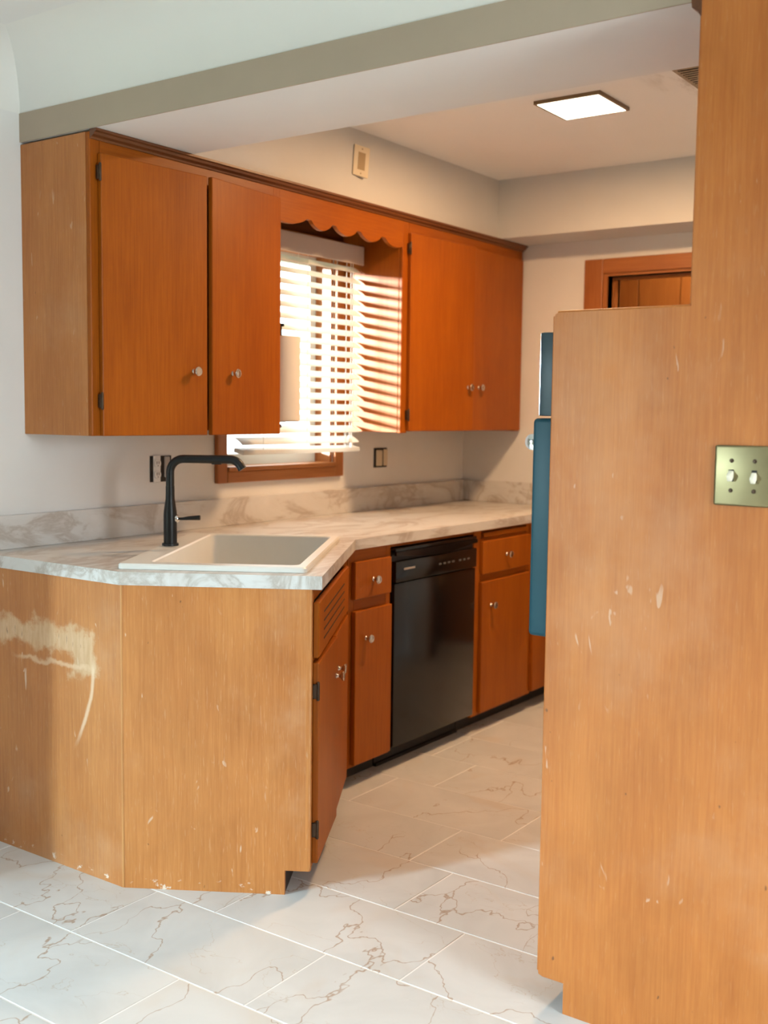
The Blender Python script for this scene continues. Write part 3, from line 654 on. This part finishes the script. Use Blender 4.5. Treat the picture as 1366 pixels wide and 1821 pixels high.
# ------------------------------------------------------------------ faucet
F0 = SP(-.552, .470, .9305)
F0 = Vector((.425, .234, .9305))
fc = thing('kitchen_faucet', 'matte black single-lever faucet behind the white sink', 'faucet', F0)
def fp(n, bm, m='black', p=fc, s=True): return obj(n, bm, m, p, s)
fp('base_flange', lathe([(.0265, 0), (.0268, .005), (.0255, .008), (.020, .0082)], 32))
fp('body', lathe([(.0215, .008), (.0215, .100), (.0205, .112), (.0172, .135), (.0148, .150), (.0142, .165), (.0142, .192)], 32))
pth = [(0, 0, .192), (0, 0, .236)]; rb_ = .044; zt = .280
for i in range(1, 10):
    a = math.pi/2*i/9; pth.append(tuple(U*(rb_*(1-math.cos(a)))+Vector((0, 0, zt-rb_+rb_*math.sin(a)))))
pth.append(tuple(U*.128+Vector((0, 0, zt))))
fp('spout', tube(pth, .0134, 20))
ph = [U*.128+Vector((0, 0, zt)), U*.196+Vector((0, 0, zt))]
for i in range(1, 8):
    a = math.radians(62)*i/7; ph.append(U*(.196+.038*math.sin(a))+Vector((0, 0, zt-.038*(1-math.cos(a)))))
e_ = ph[-1]; dr_ = (ph[-1]-ph[-2]).normalized(); ph.append(e_+dr_*.012)
sp_ = fp('spray_head', tube(ph, [.0139]*3+[.0140]*6+[.0142], 20))
fp('spray_button', box(-.016, .016, -.004, .004, -.0016, .0016, bev=.001), 'black', sp_).location = U*.152+Vector((0, 0, zt-.0145))
sp_.children[0].rotation_euler = (0, 0, T)
ring = fp('lever_collar', lathe([(.0125, -.002), (.0130, .003), (.0105, .007)], 20, 'x'), 'chrome'); ring.location = U*.0205+Vector((0, 0, .087)); ring.rotation_euler = (0, 0, T)
lv = fp('lever', tube([U*.024+Vector((0, 0, .087)), U*.040+Vector((0, 0, .087)), U*.058+Vector((0, 0, .089)), U*.095+Vector((0, 0, .0915)), U*.098+Vector((0, 0, .0915))], [.0042, .0045, .0062, .0082, .0076], 14))
# ------------------------------------------------------------------ outlets and switches
ol = thing('wall_outlet', 'uncovered double outlet in a dark wall box behind the faucet', 'outlet', (0, .592, 1.15)); ob = ol.location
obj('box', box(0, .003, .540, .644, 1.102, 1.198), 'void', ol, base=ob)
rc = obj('receptacle', box(.003, .007, .552, .588, 1.100, 1.200, bev=.002, seg=1), 'white', ol, base=ob)
for zz in (1.129, 1.170):
    f_ = obj('socket', lathe([(.0165, .007), (.0165, .0105), (.0150, .0115)], 20, 'x', (0, .570, zz)), 'white', rc, True, base=ob)
    obj('slot', box(.0115, .0119, .5635, .5660, zz-.002, zz+.008), 'void', rc, base=ob); obj('slot', box(.0115, .0119, .5735, .5760, zz-.002, zz+.008), 'void', rc, base=ob); obj('slot', box(.0115, .0119, .5685, .5715, zz-.010, zz-.006), 'void', rc, base=ob)
obj('blank_device', box(.003, .009, .606, .634, 1.118, 1.196, bev=.003, seg=1), plain('grey_device', (.42, .40, .38), .5), ol, base=ob)
sw = thing('wall_switch', 'uncovered cream wall switch under the right wall cabinet', 'switch', (0, 1.99, 1.155)); so = sw.location
obj('box', box(0, .003, 1.936, 2.040, 1.110, 1.202), 'void', sw, base=so)
obj('rocker', box(.003, .010, 1.950, 1.996, 1.118, 1.192, bev=.003, seg=1), 'cream', sw, base=so); obj('rocker', box(.003, .009, 2.006, 2.040, 1.118, 1.196, bev=.003, seg=1), 'cream', sw, base=so)
pl = thing('wall_plate', 'crooked cream wall plate hanging loose on the soffit', 'wall plate', (.337, 1.349, 2.36)); pl.rotation_euler = (math.radians(-5), 0, math.radians(-14))
obj('plate', box(.010, .016, -.040, .040, -.060, .060, bev=.003), 'cream', pl)
obj('opening', box(.016, .0168, -.018, .018, -.034, .034), 'tan', pl); obj('box', box(.004, .010, -.026, .026, -.050, .050), 'void', pl)
for zz in (-.048, .048): obj('screw', lathe([(.0035, .016), (.003, .0172)], 10, 'x', (0, 0, zz)), 'tan', pl, True)
# ------------------------------------------------------------------ ceiling light and vent
cl = thing('ceiling_light', 'lit square flush ceiling light with a thin bronze frame', 'ceiling light', (1.235, 1.487, ZC)); co = cl.location
bm = bmesh.new(); a = .128; i_ = .118
for q in ((-a, a, -a, -i_), (-a, a, i_, a), (-a, -i_, -i_, i_), (i_, a, -i_, i_)): abox(bm, *q, -.012, 0)
obj('frame', bm, plain('bronze_light_frame', (.20, .13, .07), .4, .6), cl)
obj('diffuser', box(-i_, i_, -i_, i_, -.013, -.001), 'lampglass', cl)
for q in (-.05, .06): obj('clip', box(q-.002, q+.002, .02, .10, -.0145, -.013), 'bronze', cl)
lk_ = lamp('kitchen_light', 'AREA', (1.235, 1.487, ZC-.024), (0, 0, -1), 36, (1, .585, .285), .22, .22)
vt = thing('ceiling_vent', 'dirty slatted air vent in the kitchen ceiling', 'vent', (1.785, 1.385, ZC)); 
obj('backing', box(-.112, .112, -.117, .117, -.004, 0), 'void', vt)
bm = bmesh.new(); a, b, i_ = .125, .13, .112
for q in ((-a, a, -b, -.117), (-a, a, .117, b), (-a, -i_, -.117, .117), (i_, a, -.117, .117)): abox(bm, *q, -.010, 0)
obj('frame', bm, plain('grimy_vent_paint', (.30, .24, .17), .6, var=.25, scale=30), vt)
vm = None
for k in range(10):
    yy = -.1+.0222*k
    if vm is None:
        o = obj('slat', box(-.112, .112, -.0045, .0045, -.0008, .0008), plain('grimy_vent_slat', (.40, .31, .21), .6, var=.3, scale=30), vt); vm = o.data
    else: o = bpy.data.objects.new('slat', vm); C.objects.link(o); o.parent = vt
    o.location = (0, yy, -.0105)
obj('divider', box(-.002, .002, -.117, .117, -.016, -.004), 'void', vt)
# ------------------------------------------------------------------ tall oven cabinet
XP, YP, ZP, XP2, XT = 1.9224, -.049, 1.588, 2.2302, 1.9875; YE = .66
tc_ = thing('oven_cabinet', 'tall stepped wooden oven cabinet with a plain side panel', 'cabinet', (2.24, .3, 0)); tb = tc_.location
e = .006
ol_ = [(XT, 0), (XT, TK+.002), (XP+.012, TK+.002), (XP+.002, TK+.006), (XP, TK+.016), (XP, ZP-.010), (XP+.003, ZP-.003), (XP+.010, ZP), (XP2, ZP), (XP2, 2.2), (XR-.002, 2.2), (XR-.002, 0)]
sp2 = obj('side_panel', extrude([(x, YP, z) for x, z in ol_], (0, .019, 0)), 'tall', tc_, base=tb)
hp = [(math.cos(a)*.006, math.sin(a)*.0095) for a in [math.pi/2+math.pi*i/8 for i in range(9)]]
def edge(a, b, rot):   # half-round edging along a..b
    d_ = (Vector(b)-Vector(a)); o_ = obj('edge_band', extrude([(p[0], p[1], 0) for p in hp] if rot == 0 else [(0, p[1], -p[0]) for p in hp], d_), 'tall', tc_, True); o_.location = Vector(a)-tb
edge((XP+.001, YP+.0095, TK+.014), (XP+.001, YP+.0095, ZP-.008), 0); edge((XP2+.001, YP+.0095, ZP+.005), (XP2+.001, YP+.0095, 2.16), 0); edge((XP+.008, YP+.0095, ZP-.001), (XP2-.001, YP+.0095, ZP-.001), 1)
obj('side_panel', extrude([(x, YE-.019, z) for x, z in ol_], (0, .019, 0)), 'door', tc_, base=tb)
obj('front_panel', box(XP, XP+.018, YP+.019, YE-.019, TK, .835), 'door', tc_, base=tb)
door(tc_, (XP+.016, .02, .10), .56, .70, -1, 0, math.pi)
obj('top_panel', box(XP, XP2, YP+.019, YE-.019, ZP-.018, ZP), 'door_y', tc_, base=tb)
obj('front_panel', box(XP2, XP2+.018, YP+.019, YE-.019, ZP, 2.2), 'door', tc_, base=tb)
door(tc_, (XP2+.016, .0, 1.62), .60, .53, -1, 0, math.pi)
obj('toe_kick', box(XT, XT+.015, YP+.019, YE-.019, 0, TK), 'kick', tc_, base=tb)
obj('back_panel', box(XR-.02, XR-.006, YP+.02, YE-.02, 0, 2.19), 'inner', tc_, base=tb)
obj('crown', extrude([(x, YP+.02, z) for x, z in ((XP2, 2.160), (XP2-.008, 2.162), (XP2-.014, 2.176), (XP2-.028, 2.186), (XP2-.030, 2.203), (XP2, 2.203))], (0, YE-YP-.02, 0)), 'dark', tc_, base=tb)
# ------------------------------------------------------------------ wall oven
ov = thing('wall_oven', 'teal built-in wall oven protruding past the tall cabinet side panel', 'oven', (1.95, .31, .83)); vb_ = ov.location
def op(n, bm, m, p=ov, s=True): return obj(n, bm, m, p, s, base=vb_)
A0, A1 = -.012, .622
op('body', box(XP+.02, 2.50, .0, .61, .84, 1.55), 'dwm')
op('control_panel', box(1.872, XP-.001, A0, A1, 1.362, 1.550, bev=.004), 'teal2')
dv = op('door', box(1.855, XP-.001, A0, A1, .856, 1.357, bev=.010, seg=4), 'teal')
op('door_glass', box(1.8535, 1.8552, .12, .50, 1.0, 1.22), 'dw', dv)
op('trim_strip', box(1.8705, 1.8722, A0+.001, A1, 1.3625, 1.549, bev=.001, seg=1), 'chrome')
hd_ = op('handle', tube([(1.842, .03, 1.302), (1.842, .30, 1.302), (1.842, .58, 1.302)], .011, 14), 'chrome', dv)
op('handle_end', lathe([(.010, .0), (.0185, .004), (.0195, .018), (.014, .026), (.006, .030)], 18, 'y', (1.845, .004, 1.302)), 'chrome', hd_)
op('handle_end', lathe([(.006, .0), (.014, .004), (.0195, .012), (.0185, .026), (.010, .030)], 18, 'y', (1.845, .576, 1.302)), 'chrome', hd_)
for k, yy in enumerate((.10, .22, .42, .54)): op('control_knob', lathe([(.020, 0), (.018, .018), (.006, .020)], 18, 'x', (1.848, yy, 1.45)), 'chrome')
# ------------------------------------------------------------------ brass double switch
ds = thing('light_switch', 'antique brass double toggle switch plate on the tall cabinet panel', 'light switch', (2.351, YP, 1.2475)); do = ds.location
op2 = lambda n, bm, m, p=ds, s=False: obj(n, bm, m, p, s, base=do)
op2('plate', box(2.293, 2.409, YP-.0055, YP, 1.187, 1.308, bev=.0045, seg=3), 'brass', s=True)
for k, xx in enumerate((2.3275, 2.3735)):
    op2('toggle_slot', box(xx-.0052, xx+.0052, YP-.0062, YP-.0054, 1.2355, 1.2595), 'void')
    tg = obj('toggle', box(-.0052, .0052, -.019, .0, -.0072, .0072, bev=.0022), 'ivory', ds, True); tg.location = (xx-2.351, -.0035, .005 if k == 0 else .003); tg.rotation_euler = (math.radians(36 if k == 0 else 42), 0, 0)
    for zz in (1.2175, 1.2775): op2('screw', lathe([(.0028, -.0014), (.0042, -.0004), (.0044, .001)], 12, 'y', (xx, YP-.0063, zz)), 'bronze', s=True)
